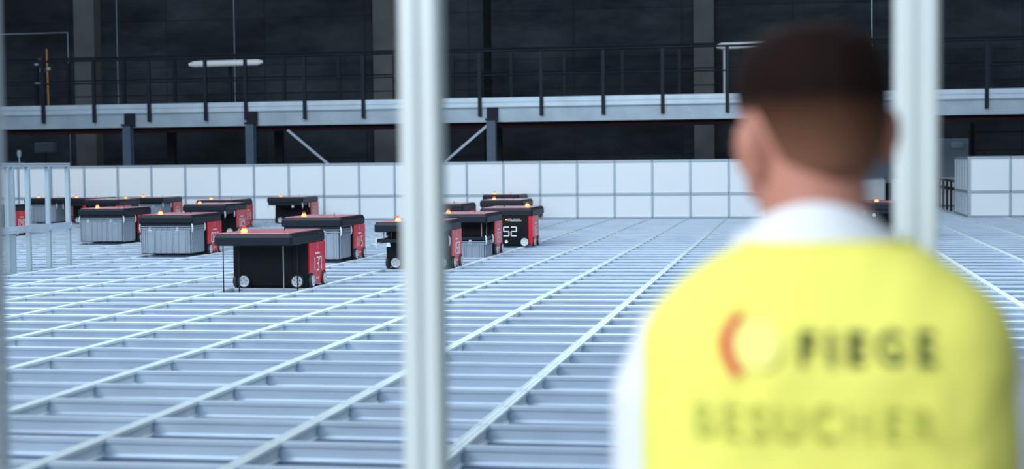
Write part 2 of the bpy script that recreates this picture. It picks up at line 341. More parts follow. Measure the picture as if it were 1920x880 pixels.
# things under the mezzanine, left
t = thing('control_cabinet', 'pale grey control cabinet low behind the fence at the far left', 'cabinet', (-19.0, 36, -0.6))
s = MB(); s.bbox(-19.4, -18.75, 36, 36.5, -0.58, 1.22, 0.02); rel(s.build('body', 'galv_dark'), t)
s = MB(); s.box(-19.36, -18.79, 35.98, 36.0, -0.5, 1.18); rel(s.build('door', 'galv_dark'), t)
t = thing('junction_box', 'grey junction box on a thin post under the walkway at the left', 'box', (-17.6, 35.9, -0.6))
s = MB(); s.bbox(-18.2, -17.7, 35.9, 36.1, 1.45, 1.68, 0.02); rel(s.build('housing', 'box_grey'), t)
s = MB(); s.tube([(-17.95, 36.0, -0.6), (-17.95, 36.0, 1.5)], 0.02, 8); rel(s.build('post', 'steel_navy'), t)
t = thing('floor_lamp', 'small white pipe end standing up behind the fence at far left', 'pipe', (-17.2, 33.2, -0.6))
s = MB(); s.tube([(-17.2, 33.2, -0.6), (-17.2, 33.2, 1.35)], 0.02, 8); rel(s.build('pole', 'galv_dark'), t)
s = MB(); s.lathe([(0.025, 0), (0.05, 0.06), (0.045, 0.16)], (-17.2, 33.2, 1.3)); rel(s.build('cap', 'clip', smooth=True), t)
t['label'] = 'slim pole with a pale cap standing behind the fence at far left'; t['category'] = 'pole'; t.name = 'capped_pole'

# ------------------------------------------------------------------ storage grid
gr = thing('storage_grid', 'large aluminium track grid of rectangular cells that the robots drive on', 'grid', (-4, 3, -0.17))
XR = [GX0+CW*k for k in range(-19, 16)]
def rail_profile(c, zt, fl=0.0):
    """track: two raised lips and a middle ridge, a web and a bottom flange"""
    w = 0.026
    return [(c-w, zt), (c-w+0.006, zt), (c-w+0.009, zt-0.004), (c-0.006, zt-0.004), (c-0.003, zt), (c+0.003, zt), (c+0.006, zt-0.004), (c+w-0.009, zt-0.004), (c+w-0.006, zt), (c+w, zt),
            (c+w, zt-0.014), (c+w-0.012, zt-0.018), (c+w-0.012, zt-0.056), (c+w+fl, zt-0.062), (c+w+fl, zt-0.068), (c+w-0.014, zt-0.070), (c+w-0.014, -0.17),
            (c-w+0.014, -0.17), (c-w+0.014, zt-0.070), (c-w-fl, zt-0.068), (c-w-fl, zt-0.062), (c-w+0.012, zt-0.056), (c-w+0.012, zt-0.018), (c-w, zt-0.014)]
for i, x in enumerate(XR):
    y1 = 29.25 if x < 0.9 else 36.6
    s = MB(); s.prism(rail_profile(x, 0.0), 'y', 2.95, y1); rel(s.build('lengthwise_track', 'alu_long'), gr)
for k in range(6, 76):
    y = GY0+CD*k
    a = XR[0] if y < 29.3 else 0.89
    s = MB(); s.prism(rail_profile(y, -0.0025, 0.016), 'x', a, XR[-1]); rel(s.build('crosswise_track', 'alu'), gr)

# ------------------------------------------------------------------ panel fences
def fence(label, xs, y, group, axis='x', ends=True, z1=1.085, zm=0.455, solid=True):
    """bays between the stations xs, along X at y (or along Y at x=y)"""
    c = sum(xs)/len(xs)
    t = thing('panel_fence', label, 'fence', (c, y, 0) if axis == 'x' else (y, c, 0), group=group)
    def B(s, a0, a1, b0, b1, c0, c1):
        return s.box(a0, a1, b0, b1, c0, c1) if axis == 'x' else s.box(b0, b1, a0, a1, c0, c1)
    for x in xs:
        s = MB(); B(s, x-0.022, x+0.022, y-0.022, y+0.022, 0.0, z1-0.005); B(s, x-0.008, x+0.008, y-0.026, y+0.026, 0.0, z1-0.005)
        rel(s.build('post', 'alu_post'), t)
    for z, h, nm in ((z1-0.02, 0.02, 'top_rail'), (zm, 0.024, 'middle_rail'), (0.02, 0.016, 'bottom_rail')):
        s = MB(); B(s, xs[0], xs[-1], y-0.026, y+0.026, z-h, z+h); rel(s.build(nm, 'alu_post', bevel=0.003), t)
    if solid:
        for a, b in zip(xs[:-1], xs[1:]):
            s = MB(); B(s, a+0.018, b-0.018, y-0.006, y+0.006, zm+0.02, z1-0.035); rel(s.build('upper_panel', 'panel'), t)
            s = MB(); B(s, a+0.018, b-0.018, y-0.006, y+0.006, 0.03, zm-0.02); rel(s.build('lower_panel', 'panel'), t)
    return t
fence('long white panelled fence with aluminium frame along the far side of the grid', [-13.75-0.7*6+0.6995*i for i in range(28)], 29.15+0.05, 'white panel fences')
fence('short white panelled fence facing the viewer at the right edge', [3.1+0.70*i for i in range(6)], 29.2, 'white panel fences')
f = fence('white panelled fence running away from its corner at the right', [29.26+0.46*i for i in range(6)], 3.1, 'white panel fences', 'y')
# open railing beyond it: bars only
def bar_fence(label, xs, x, z1, zm, group, extra=None):
    t = thing('bar_railing', label, 'railing', (x, sum(xs)/len(xs), 0), group=group)
    for i, yy in enumerate(xs):
        s = MB(); s.box(x-0.020, x+0.020, yy-0.020, yy+0.020, 0.0, z1-0.04)
        s.box(x+0.020, x+0.026, yy-0.014, yy-0.005, 0.0, z1-0.04); s.box(x+0.020, x+0.026, yy+0.005, yy+0.014, 0.0, z1-0.04)
        rel(s.build('upright', 'alu_post' if not extra else extra), t)
    s = MB(); s.box(x-0.022, x+0.022, xs[0]-0.03, xs[-1]+0.03, z1-0.04, z1-0.024); s.box(x-0.018, x+0.018, xs[0]-0.03, xs[-1]+0.03, z1-0.024, z1-0.014); s.box(x-0.022, x+0.022, xs[0]-0.03, xs[-1]+0.03, z1-0.014, z1)
    rel(s.build('top_rail', extra or 'alu_post'), t)
    s = MB(); s.box(x+0.027, x+0.034, xs[0]-0.03, xs[-1]+0.03, zm-0.035, zm+0.035)
    for yy in xs: s.lathe([(0.009, 0.034), (0.009, 0.042)], (x, yy, zm), 'x', 8)
    rel(s.build('middle_bar', extra or 'galv'), t)
    return t
g = bar_fence('dark open bar railing beyond the white corner fence at the right', [31.7+0.85*i for i in range(6)], 3.1, 0.63, 0.45, 'open bar railings', 'steel_navy')
g = bar_fence('open aluminium bar railing standing on the grid at the left edge', [13.2, 13.65, 14.1, 14.57, 14.67, 15.0, 15.44, 15.9], -7.69, 1.10, 0.43, 'open bar railings')

# low white barrier and grey enclosure behind the opening
t = thing('low_barrier', 'low white panelled barrier beyond the opening in the fence', 'barrier', (2.0, 36.2, 0))
for a, b in ((0.2, 2.0), (2.2, 4.1)):
    s = MB(); s.box(a, b, 36.2, 36.23, 0.02, 0.60); rel(s.build('panel', 'panel'), t)
    s = MB(); s.box(a-0.03, a, 36.17, 36.26, 0, 0.63); s.box(b, b+0.03, 36.17, 36.26, 0, 0.63); s.box(a-0.03, b+0.03, 36.17, 36.26, 0.60, 0.63); rel(s.build('frame', 'galv_dark'), t)
t = thing('machine_enclosure', 'big grey sheet metal enclosure behind the opening, right of the man', 'enclosure', (2.6, 38, -0.6))
s = MB(); s.bbox(0.9, 4.02, 38, 39.4, 0.50, 1.52, 0.02); rel(s.build('housing', 'box_grey'), t)
s = MB(); s.box(1.55, 1.56, 37.985, 38, 0.52, 1.5); s.box(2.75, 2.76, 37.985, 38, 0.52, 1.5); rel(s.build('seam', 'steel_blue'), t)
s = MB(); s.box(3.62, 3.90, 37.97, 38, 1.30, 1.44); s.box(3.66, 3.86, 37.96, 37.97, 1.34, 1.40); rel(s.build('name_plate', 'galv_dark'), t)
for x in (1.0, 2.3, 3.6):
    s = MB(); s.box(x-0.05, x+0.05, 38.05, 38.15, -0.6, 0.5); rel(s.build('leg', 'steel_navy'), t)
t = thing('pallet_rack', 'dark steel rack with pipes under the walkway at the right edge', 'rack', (5.2, 37, -0.6))
for x in (4.0, 5.6, 7.2):
    s = MB(); s.box(x-0.04, x+0.04, 37, 37.1, -0.6, 1.85); rel(s.build('upright', 'dark_item'), t)
for z in (0.9, 1.62):
    s = MB(); s.box(3.9, 7.3, 36.98, 37.08, z, z+0.04); rel(s.build('beam', 'steel_navy'), t)

# ------------------------------------------------------------------ robots
SEG = {'0': 'abcdef', '1': 'bc', '2': 'abged', '3': 'abgcd', '4': 'fgbc', '5': 'afgcd', '6': 'afgedc', '7': 'fabc', '8': 'abcdefg', '9': 'abcdfg'}
def digits(txt, h, wd, pitch, th, frame):
    """seven-segment numerals; frame(u, v, d) gives the 3-D point (u right, v up, d out)"""
    s = MB(); n = len(txt)
    for i, ch in enumerate(txt):
        cu = (i-(n-1)/2)*pitch; a, b = cu-wd/2, cu+wd/2; q = th*0.35
        R = {'a': (a+q, b-q, h/2-th, h/2), 'g': (a+q, b-q, -th/2, th/2), 'd': (a+q, b-q, -h/2, -h/2+th),
             'f': (a, a+th, th*0.2, h/2-q), 'e': (a, a+th, -h/2+q, -th*0.2), 'b': (b-th, b, th*0.2, h/2-q), 'c': (b-th, b, -h/2+q, -th*0.2)}
        if ch == '1': R['b'] = (cu-th/2, cu+th/2, th*0.2, h/2-q); R['c'] = (cu-th/2, cu+th/2, -h/2+q, -th*0.2)
        if ch == '7': R['f'] = (a, a+th, h*0.28, h/2-q)
        for sg in SEG[ch]:
            u0, u1, v0, v1 = R[sg]; c = th*0.22
            poly = [(u0+c, v0), (u1-c, v0), (u1, v0+c), (u1, v1-c), (u1-c, v1), (u0+c, v1), (u0, v1-c), (u0, v0+c)]
            s.rings([[frame(p[0], p[1], 0) for p in poly], [frame(p[0], p[1], 0.0012) for p in poly]])
    return s
def map_text(name, body, size, frame, parent, m='white_print', bold=0.0):
    me = text_mesh(body, size, 0.0006, 1.05, bold)
    for v in me.vertices: v.co = Vector(frame(v.co.x, v.co.y, v.co.z+0.0006))
    return mesh_obj(name, me, m, parent)
def wheel(axis, c, sgn):
    s = MB(); r = 0.0575; tw = 0.030
    s.lathe([(r-0.010, 0), (r-0.003, sgn*0.001), (r, sgn*0.006), (r, sgn*(tw-0.006)), (r-0.003, sgn*tw), (r-0.011, sgn*tw)], c, axis, 28)
    h = MB(); h.lathe([(0.0475, sgn*0.002), (0.0475, sgn*(tw+0.001)), (0.044, sgn*(tw+0.003)), (0.040, sgn*(tw+0.001)), (0.014, sgn*(tw+0.001)), (0.012, sgn*(tw+0.004)), (0.002, sgn*(tw+0.004))], c, axis, 28)
    holes = MB()
    for i in range(5):
        t = 2*PI*i/5+0.3; a, b = 0.027*math.cos(t), 0.027*math.sin(t)
        cc = (c[0]+a, c[1], c[2]+b) if axis == 'y' else (c[0], c[1]+a, c[2]+b)
        holes.lathe([(0.0045, sgn*(tw-0.002)), (0.0045, sgn*(tw+0.0025))], cc, axis, 8)
    return s, h, holes
def make_robot():
    t = thing('storage_robot', 'robot', 'robot', (0, 0, 0), group='warehouse robots on the grid')
    s = MB(); s.bbox(-0.325, 0.325, -0.235, 0.235, 0.022, 0.40, 0.006); s.box(-0.27, 0.27, -0.19, 0.19, 0.010, 0.03)
    s.box(-0.335, 0.19, -0.241, -0.235, 0.10, 0.385); s.box(0.20, 0.325, -0.239, -0.235, 0.10, 0.385)
    for x, z in ((-0.20, 0.25), (0.17, 0.25)): s.lathe([(0.006, -0.243), (0.006, -0.239)], (x, 0, z), 'y', 8)
    s.build('body', 'black', t)
    def side_frame(sg): return lambda u, v, d: (sg*(0.3365+d), sg*(u+0.015), v)
    for sg in (-1, 1):
        poly = [(-0.215, 0.06), (-0.215, 0.383), (0.238, 0.383), (0.238, 0.125), (0.185, 0.125), (0.125, 0.11), (0.115, 0.05), (0.10, 0.026), (-0.06, 0.026), (-0.09, 0.05), (-0.10, 0.11), (-0.15, 0.125), (-0.215, 0.125)]
        poly = poly[1:] 
        s = MB(); s.prism([(a, b) for a, b in poly], 'x', *(sorted((sg*0.325, sg*0.3365)))); pn = s.build('side_panel', 'red', t)
        fr = side_frame(sg)
        map_text('lettering', 'AutoStore', 0.030, lambda u, v, d: fr(u, v+0.287, d), pn)
        dm = MB()
        for (u, v) in ((0, .365), (-.008, .352), (.008, .352), (-.016, .339), (.016, .339), (-.022, .325), (.022, .325)):
            dm.rings([[fr(u+0.003*math.cos(k*PI/3), v+0.003*math.sin(k*PI/3), d) for k in range(6)] for d in (0, 0.001)])
        dm.build('dot_emblem', 'white_print', pn)
        map_text('small_lettering', 'RED LINE', 0.020, lambda u, v, d: fr(u-0.005, v+0.072, d), pn)
    # rear corner strips and rear print (the rear faces +y)
    s = MB(); s.box(0.285, 0.3365, 0.235, 0.242, 0.03, 0.383); s.build('rear_strip', 'red', t)
    s = MB(); s.box(-0.3365, -0.285, 0.235, 0.242, 0.03, 0.383); s.build('rear_strip', 'red', t)
    rf = lambda u, v, d: (-u, 0.2355+d, v)
    pl = MB(); pl.box(-0.28, 0.28, 0.2345, 0.2352, 0.10, 0.383); rp = pl.build('rear_panel', 'black', t)
    map_text('lettering', 'AutoStore', 0.030, lambda u, v, d: rf(u+0.13, v+0.327, d), rp)
    map_text('small_lettering', 'RED LINE', 0.020, lambda u, v, d: rf(u+0.13, v+0.345, d), rp)
    dm = MB()
    for i in range(4):
        for j in range(3):
            u, v = 0.02+0.014*i, 0.325+0.013*j; dm.rings([[rf(u+0.004*math.cos(k*PI/3), v+0.004*math.sin(k*PI/3), d) for k in range(6)] for d in (0, 0.001)])
    ring = [(0.018, 0.06)]
    dm.lathe([(0.020, 0.2355), (0.020, 0.2368), (0.013, 0.2368), (0.013, 0.2355)], (0, 0, 0.062), 'y', 20)
    dm.build('dot_emblem', 'white_print', rp)
    s = MB(); s.ball((0.0, 0.238, 0.338), (0.010, 0.006, 0.010), 12, 8); s.build('status_light', 'led', rp)
    # cover: cantilever lid with a chamfered edge, glossy red top
    s = MB(); x, y0, y1 = 0.338, -0.70, 0.243
    def ring(i, z, c=0.02): return [(-x+i+c, y0+i, z), (x-i-c, y0+i, z), (x-i, y0+i+c, z), (x-i, y1-i-c, z), (x-i-c, y1-i, z), (-x+i+c, y1-i, z), (-x+i, y1-i-c, z), (-x+i, y0+i+c, z)]
    s.rings([ring(0.012, 0.384), ring(0.0, 0.392), ring(0, 0.452), ring(0.014, 0.482), ring(0.022, 0.485)])
    cv = s.build('cover', 'cover', t, bevel=0.003)
    s = MB(); s.bbox(-0.305, 0.305, -0.665, 0.21, 0.484, 0.4885, 0.002); s.build('lid_panel', 'red_top_sheen', cv)
    s = MB(); s.lathe([(0.004, 0), (0.004, 0.03), (0.001, 0.034)], (0.08, -0.10, 0.485)); s.build('antenna', 'black', cv)
    # beacon
    s = MB(); s.lathe([(0.027, 0), (0.029, 0.005), (0.028, 0.016), (0.019, 0.030), (0.017, 0.032)], (-0.155, -0.46, 0.487), 'z', 20); b = s.build('beacon', 'amber', t, smooth=True)
    s = MB(); s.lathe([(0.0175, 0.0322), (0.0175, 0.048), (0.015, 0.050)], (-0.155, -0.46, 0.487), 'z', 20); s.build('beacon_cap', 'redlens', b, smooth=True)
    for ax, c, sg in (('y', (-0.236, -0.234, 0.0575), -1), ('y', (0.236, -0.234, 0.0575), -1), ('y', (-0.236, 0.234, 0.0575), 1), ('y', (0.236, 0.234, 0.0575), 1),
                      ('x', (0.322, -0.165, 0.0575), 1), ('x', (0.322, 0.175, 0.0575), 1), ('x', (-0.322, -0.165, 0.0575), -1), ('x', (-0.322, 0.175, 0.0575), -1)):
        a, h, q = wheel(ax, c, sg); wo = a.build('wheel', 'rubber', t, smooth=True); h.build('wheel_hub', 'hub', wo, smooth=True); q.build('hub_bolts', 'dark_item', wo)
    return t
def lifting_frame(t, drop):
    """plate with four pale corner guides hanging from the cover; drop = how far it is let down"""
    z = 0.384-drop
    s = MB(); s.box(-0.31, 0.31, -0.685, -0.265, z-0.045, z-0.012 if drop else z); s.box(-0.28, 0.28, -0.66, -0.29, z-0.05, z-0.045)
    fr = s.build('lifting_frame', 'cover', t)
    for sx in (-1, 1):
        for y in (-0.675, -0.275):
            g = MB(); g.tube([(sx*0.312, y, z+0.004), (sx*0.322, y, z-0.02), (sx*0.324, y, z-0.07), (sx*0.318, y, z-0.10)], [0.006, 0.010, 0.010, 0.005], 8)
            g.build('corner_guide', 'clip', fr, smooth=True)
    for x in (-0.20, 0.14):
        g = MB(); g.prism([(x-0.022, z-0.085), (x+0.022, z-0.085), (x+0.014, z-0.045), (x-0.014, z-0.045)], 'y', -0.684, -0.672); g.build('gripper_claw', 'clip', fr)
    if drop:
        for sx in (-1, 1):
            for y in (-0.62, -0.33):
                b = MB(); b.box(sx*0.26-0.004, sx*0.26+0.004, y-0.003, y+0.003, z-0.012, 0.386); b.build('lifting_band', 'band', t)
def storage_bin():
    t = thing('storage_bin', 'bin', 'bin', (0, 0, 0), group='grey storage bins held by the robots')
    hx, hy, H = 0.305, 0.205, 0.325
    s = MB(); a = 0.006
    for (x0, x1, y0, y1) in ((-hx, hx, -hy, -hy+a), (-hx, hx, hy-a, hy), (-hx, -hx+a, -hy, hy), (hx-a, hx, -hy, hy)): s.box(x0, x1, y0, y1, 0, H)
    s.box(-hx, hx, -hy, hy, 0, 0.006)
    for i, x in enumerate((-0.29, -0.262, -0.235, -0.15, -0.135, -0.07, 0.0, 0.07, 0.09, 0.15, 0.235, 0.262, 0.29)):
        for sg in (-1, 1): s.box(x-0.005, x+0.005, *sorted((sg*(hy-0.002), sg*(hy+0.009))), 0.012, H-0.03)
    for y in (-0.19, -0.145, -0.09, -0.03, 0.03, 0.09, 0.145, 0.19):
        for sg in (-1, 1): s.box(*sorted((sg*(hx-0.002), sg*(hx+0.009))), y-0.006, y+0.006, 0.012, H-0.03)
    for x in (-0.2, -0.1, 0, 0.1, 0.2):
        s.lathe([(0.006, -hy-0.002), (0.006, -hy+0.001)], (x, 0, 0.035), 'y', 8)
    s.build('shell', 'bin', t)
    s = MB()
    o = 0.012
    for (x0, x1, y0, y1) in ((-hx-o, hx+o, -hy-o, -hy+a), (-hx-o, hx+o, hy-a, hy+o), (-hx-o, -hx+a, -hy, hy), (hx-a, hx+o, -hy, hy)):
        s.box(x0, x1, y0, y1, H-0.008, H); s.box(x0, x1, y0, y1, H-0.036, H-0.029)
    for i in range(22):
        x = -hx+0.012+i*(2*hx-0.024)/21
        for sg in (-1, 1): s.box(x-0.0015, x+0.0015, *sorted((sg*hy, sg*(hy+o-0.001))), H-0.03, H-0.007)
    for i in range(14):
        y = -hy+0.012+i*(2*hy-0.024)/13
        for sg in (-1, 1): s.box(*sorted((sg*hx, sg*(hx+o-0.001))), y-0.0015, y+0.0015, H-0.03, H-0.007)
    s.build('rim', 'bin', t)
    return t

proto = make_robot(); bproto = storage_bin()
first = [True, True]
LG = 'red and black storage robot '
def robot(x, y, num, label, rot=0, bin_=None, drop=None, frame=True, binlabel=None):
    if first[0]:
        t = proto; t.location = (x, y, 0); t['label'] = label; first[0] = False
    else: t = dup(proto_clean, (x, y, 0), 0, label)
    t.rotation_euler.z = rot
    for sg in (-1, 1):
        f = lambda u, v, d, sg=sg: (sg*(0.3367+d), sg*(u+0.015), v+0.195)
        digits(num, 0.120, 0.064, 0.084, 0.0115, f).build('number', 'white_print', [c for c in t.children if c.name.startswith('side_panel')][0 if sg < 0 else 1])
    f = lambda u, v, d: (-u, 0.2355+d, v+0.190)
    digits(num, 0.122, 0.078, 0.096, 0.011, f).build('number', 'white_print', [c for c in t.children if c.name.startswith('rear_panel')][0])
    if frame: lifting_frame(t, drop or 0)
    if bin_ is not None:
        c, sn = math.cos(rot), math.sin(rot)
        bx, by = x-(-0.475)*sn, y+(-0.475)*c
        if first[1]: b = bproto; b.location = (bx, by, bin_); b['label'] = binlabel; first[1] = False
        else: b = dup(bproto, (bx, by, bin_), 0, binlabel)
    return t
# a pristine copy of the prototype's part list is needed because numbers and frames are added per robot
proto_clean = proto
def dup(root, loc, rz, label, group=None):
    r = root.copy(); COL.objects.link(r); r.location = loc; r.rotation_euler = (0, 0, rz); r['label'] = label
    if group: r['group'] = group
    skip = ('number', 'lifting', 'corner', 'gripper')
    for ch in list(root.children):
        if ch.name.startswith(skip): continue
        c = ch.copy(); COL.objects.link(c); c.parent = r
        for g in list(ch.children):
            if g.name.startswith(skip): continue
            d = g.copy(); COL.objects.link(d); d.parent = c
    return r
CX = lambda k: -4.395+CW*k
r137 = robot(CX(0), 13.14, '137', LG+'numbered 137, with thin bands lowered into the grid', frame=False)
for sx in (-1, 1):
    for y in (-0.66, -0.29):
        b = MB(); b.box(sx*0.26-0.004-0.01, sx*0.26+0.004-0.01, y-0.002, y+0.002, -0.12, 0.386)
        b.build('lifting_band', 'band' if (sx > 0 and y < -0.5) else 'band_shaded', r137)
robot(CX(-4), 18.12, '022', LG+'numbered 022 carrying a grey bin, left of robot 137', bin_=0.030, binlabel='grey ribbed storage bin under the lid of robot 022')
robot(CX(-7), 20.98, '011', LG+'carrying a grey bin, between robot 022 and the left railing', bin_=0.030, binlabel='grey ribbed storage bin held by the robot left of robot 022')
robot(CX(-1), 17.02, '115', LG+'numbered 115 carrying a grey bin, right behind robot 137', bin_=0.030, binlabel='grey ribbed storage bin held by robot 115')
robot(CX(1), 15.62, '158', LG+'numbered 158 half hidden by the near middle post', drop=0.055)
robot(CX(1), GY0+CD*36+0.24, '157', LG+'lowering a grey bin between robots 158 and 52', bin_=-0.145, drop=0.145, binlabel='grey storage bin being lowered into the grid by the robot behind 158')
robot(-4.87, 22.25, '130', LG+'peeping out behind the one lowering its bin')
robot(CX(-6), 23.0, '024', LG+'numbered 024 without a bin, behind robot 022')
robot(-9.55, 25.9, '019', LG+'mostly hidden behind robot 024, its number ending in 9')
robot(-8.97, 27.85, '015', LG+'without a bin at the far fence, beyond robot 115')
robot(-11.82, 28.35, '046', LG+'carrying a pale bin at the far fence', bin_=0.030, binlabel='grey storage bin held by the robot at the fence behind robot 022')
robot(CX(0), 24.45, '128', LG+'with only its dark lid showing behind robot 52')
robot(-5.2, 28.75, '103', LG+'farthest of those behind robot 52, a mere lid strip')
robot(CX(1)+0.14, 19.74, '152', LG+'showing white 52 on its black back', rot=PI)
robot(-11.98, 26.3, '143', LG+'showing its rear with bright red edges near the far fence', rot=PI)
robot(-14.0, 28.5, '041', LG+'carrying a bin behind the left railing', bin_=0.030, binlabel='grey storage bin seen through the bars of the left railing')
robot(-13.13, 28.3, '031', LG+'without a bin at the fence, right of the left railing')
robot(-12.27, 23.05, '040', LG+'numbered 040 seen between the uprights at the far left edge')
robot(CX(8), 21.9, '121', LG+'standing alone behind the right shoulder of the man')

# ------------------------------------------------------------------ near partition: posts with clear panes
PX = [-1.287, -0.555, 0.1747]; PY = 2.35
def near_post(x, label, wd=0.060):
    h = wd/2; y = PY
    s = MB(); c = 0.006; g = 0.005; d = 0.010
    pts = []
    side = [(-h+c, -h), (-g, -h), (-g, -h+d), (g, -h+d), (g, -h), (h-c, -h), (h, -h+c)]
    for k in range(4):
        a = k*PI/2; ca, sa = round(math.cos(a)), round(math.sin(a))
        pts += [(x+px*ca-py*sa, y+px*sa+py*ca) for px, py in side]
    s.prism(pts, 'z', -0.60, 2.4)
    tag(s.build('aluminium_post', 'post_near'), label, 'post', 'near partition posts')
near_post(PX[0]-0.0, 'blurred pale aluminium post cut by the left edge of the picture')
near_post(PX[1], 'blurred pale aluminium post in the middle, in front of the robots')
near_post(PX[2], 'blurred pale aluminium post behind the right shoulder of the man')
near_post(0.905, 'aluminium post of the clear partition beyond the right edge')
for i, (a, b) in enumerate(((-2.005, PX[0]), (PX[0], PX[1]), (PX[1], PX[2]), (PX[2], 0.905))):
    s = MB(); s.box(a+0.028, b-0.028, PY-0.002, PY+0.002, -0.60, 2.4)
    o = s.build('clear_pane', 'glass')
    tag(o, ('clear pane left of the left edge post', 'clear pane left of the middle post', 'clear pane between the middle post and the right post', 'clear pane right of the right post')[i], 'pane', 'clear panes of the near partition')

# ------------------------------------------------------------------ the man
P = Vector((0.0, 0.0, 0.0))
man = thing('person', 'man seen from behind in a yellow vest over a white shirt, short dark hair', 'person', (0.030, 1.785, -0.600))
def remeshed(mb, voxel, name, m, smooth_it=4):
    o = mb.build(name, m, None)
    r = o.modifiers.new('r', 'REMESH'); r.mode = 'VOXEL'; r.voxel_size = voxel
    sm = o.modifiers.new('s', 'SMOOTH'); sm.iterations = smooth_it; sm.factor = 0.6
    dg = bpy.context.evaluated_depsgraph_get(); me = bpy.data.meshes.new_from_object(o.evaluated_get(dg))
    o.modifiers.clear(); o.data = me
    for p in me.polygons: p.use_smooth = True
    o.parent = man
    return o
def sup(t, a, b, n):
    c, s_ = math.cos(t), math.sin(t)
    return a*math.copysign(abs(c)**(2/n), c), b*math.copysign(abs(s_)**(2/n), s_)
def loft(prof, n=48, e=2.4, fn=None):
    rs = []
    for z, cx, cy, a, b in prof:
        ring = []
        for i in range(n):
            x, y = sup(2*PI*i/n, a, b, e); v = Vector((cx+x, cy+y, z))
            if fn: v = fn(v)
            ring.append(v)
        rs.append(ring)
    return rs
# skin: one continuous body
Rz = Matrix.Rotation(math.radians(26), 4, 'Z')
R3 = Matrix.Rotation(math.radians(-6), 3, 'Y') @ Rz.to_3x3()
PV = Vector((0, 0, 1.62))
def H(v): return Vector((-0.002, 0, -0.008))+PV+R3 @ (Vector(v)-PV)
b = MB()
b.ball(H((0, -0.005, 1.700)), (0.073, 0.093, 0.092), 32, 20, R3)
b.ball(H((0, 0.035, 1.665)), (0.062, 0.062, 0.080), 28, 16, R3)
b.ball(H((0, 0.058, 1.607)), (0.036, 0.036, 0.024), 20, 12, R3)
for sx in (-1, 1):
    b.ball(H((sx*0.042, 0.030, 1.628)), (0.024, 0.048, 0.026), 16, 10, R3)
    b.ball(H((sx*0.036, 0.070, 1.668)), (0.020, 0.020, 0.018), 14, 10, R3)
    b.ball(H((sx*0.028, 0.086, 1.712)), (0.024, 0.012, 0.008), 14, 8, R3)
    er = R3 @ Matrix.Rotation(sx*math.radians(-28), 3, 'Z')
    b.ball(H((sx*0.083, -0.012, 1.668)), (0.011, 0.021, 0.035), 18, 14, er)
    b.ball(H((sx*0.090, -0.020, 1.676)), (0.007, 0.014, 0.022), 14, 10, er)
b.tube([H((0, 0.088, 1.708)), H((0, 0.104, 1.685)), H((0, 0.116, 1.668)), H((0, 0.100, 1.655))], [0.008, 0.010, 0.014, 0.012], 12)
b.ball(H((0, 0.093, 1.637)), (0.024, 0.012, 0.006), 16, 8, R3); b.ball(H((0, 0.092, 1.627)), (0.020, 0.012, 0.007), 16, 8, R3)
b.tube([(0, -0.02, 1.46), (-0.002, -0.018, 1.54), (-0.008, -0.012, 1.60), (-0.012, -0.008, 1.66)], [0.075, 0.062, 0.059, 0.060], 24)
b.rings(loft([(0.90, 0, 0, 0.15, 0.10), (1.05, 0, 0, 0.14, 0.095), (1.25, 0, 0, 0.155, 0.105), (1.40, 0, -0.005, 0.165, 0.105), (1.47, 0, -0.01, 0.13, 0.08), (1.52, 0, -0.015, 0.07, 0.06)]))
ARM = {}
for sx in (-1, 1):
    sh, el, wr = Vector((sx*0.160, -0.01, 1.425)), Vector((sx*0.192, -0.02, 1.16)), Vector((sx*0.175, 0.09, 0.93))
    ARM[sx] = (sh, el, wr)
    b.tube([sh, sh.lerp(el, .35), el, el.lerp(wr, .35), wr], [0.046, 0.043, 0.036, 0.036, 0.025], 16)
    b.tube([(sx*0.085, 0, 0.94), (sx*0.095, 0.005, 0.70), (sx*0.098, 0.0, 0.50), (sx*0.10, -0.01, 0.36), (sx*0.10, -0.02, 0.10)], [0.085, 0.07, 0.05, 0.05, 0.035], 20)
    b.tube([(sx*0.10, -0.03, 0.06), (sx*0.105, 0.05, 0.045), (sx*0.11, 0.13, 0.03)], [0.035, 0.035, 0.022], 14)
    d = (wr-el).normalized(); 
    palm_c = wr+d*0.05; inn = Vector((-sx, 0, 0)); fw = Vector((0, 1, 0.35)).normalized()
    # palm: flat, thin across x
    rs = []
    for k, (t_, wdt) in enumerate(((0.0, 0.024), (0.03, 0.036), (0.07, 0.042), (0.095, 0.040))):
        c = wr+d*t_; sd = d.cross(inn).normalized()
        rs.append([c+sd*(wdt*math.cos(q*PI/6))+inn*(0.013*math.sin(q*PI/6)) for q in range(12)])
    b.rings(rs)
    sd = d.cross(inn).normalized()
    if sd.y < 0: sd = -sd
    for i, (off, ln) in enumerate(((0.030, 0.070), (0.010, 0.080), (-0.010, 0.074), (-0.029, 0.058))):
        p0 = wr+d*0.085+sd*off; p1 = p0+d*ln*0.45+inn*0.006; p2 = p1+(d*0.8+inn*0.6).normalized()*ln*0.32; p3 = p2+(d*0.45+inn*0.9).normalized()*ln*0.27
        b.tube([p0, p1, p2, p3], [0.0095, 0.0088, 0.0080, 0.0065], 10)
    p0 = wr+d*0.025+sd*0.022; p1 = p0+(sd*0.8+d*0.7+inn*0.3).normalized()*0.040; p2 = p1+(d+inn*0.4+sd*0.15).normalized()*0.030; p3 = p2+(d+inn*0.5).normalized()*0.022
    b.tube([p0, p1, p2, p3], [0.013, 0.011, 0.0098, 0.0075], 10)
body = remeshed(b, 0.005, 'body', 'skin', 3)
for sx in (-1, 1):
    s = MB(); s.ball(H((sx*0.030, 0.0805, 1.695)), (0.0105, 0.0125, 0.0065), 16, 12); ey = s.build('eye', 'eye', man, smooth=True)
    s = MB(); s.ball(H((sx*0.030-0.001, 0.0905, 1.695)), (0.0048, 0.0035, 0.0050), 14, 10); s.build('iris', 'dark_item', ey, smooth=True)
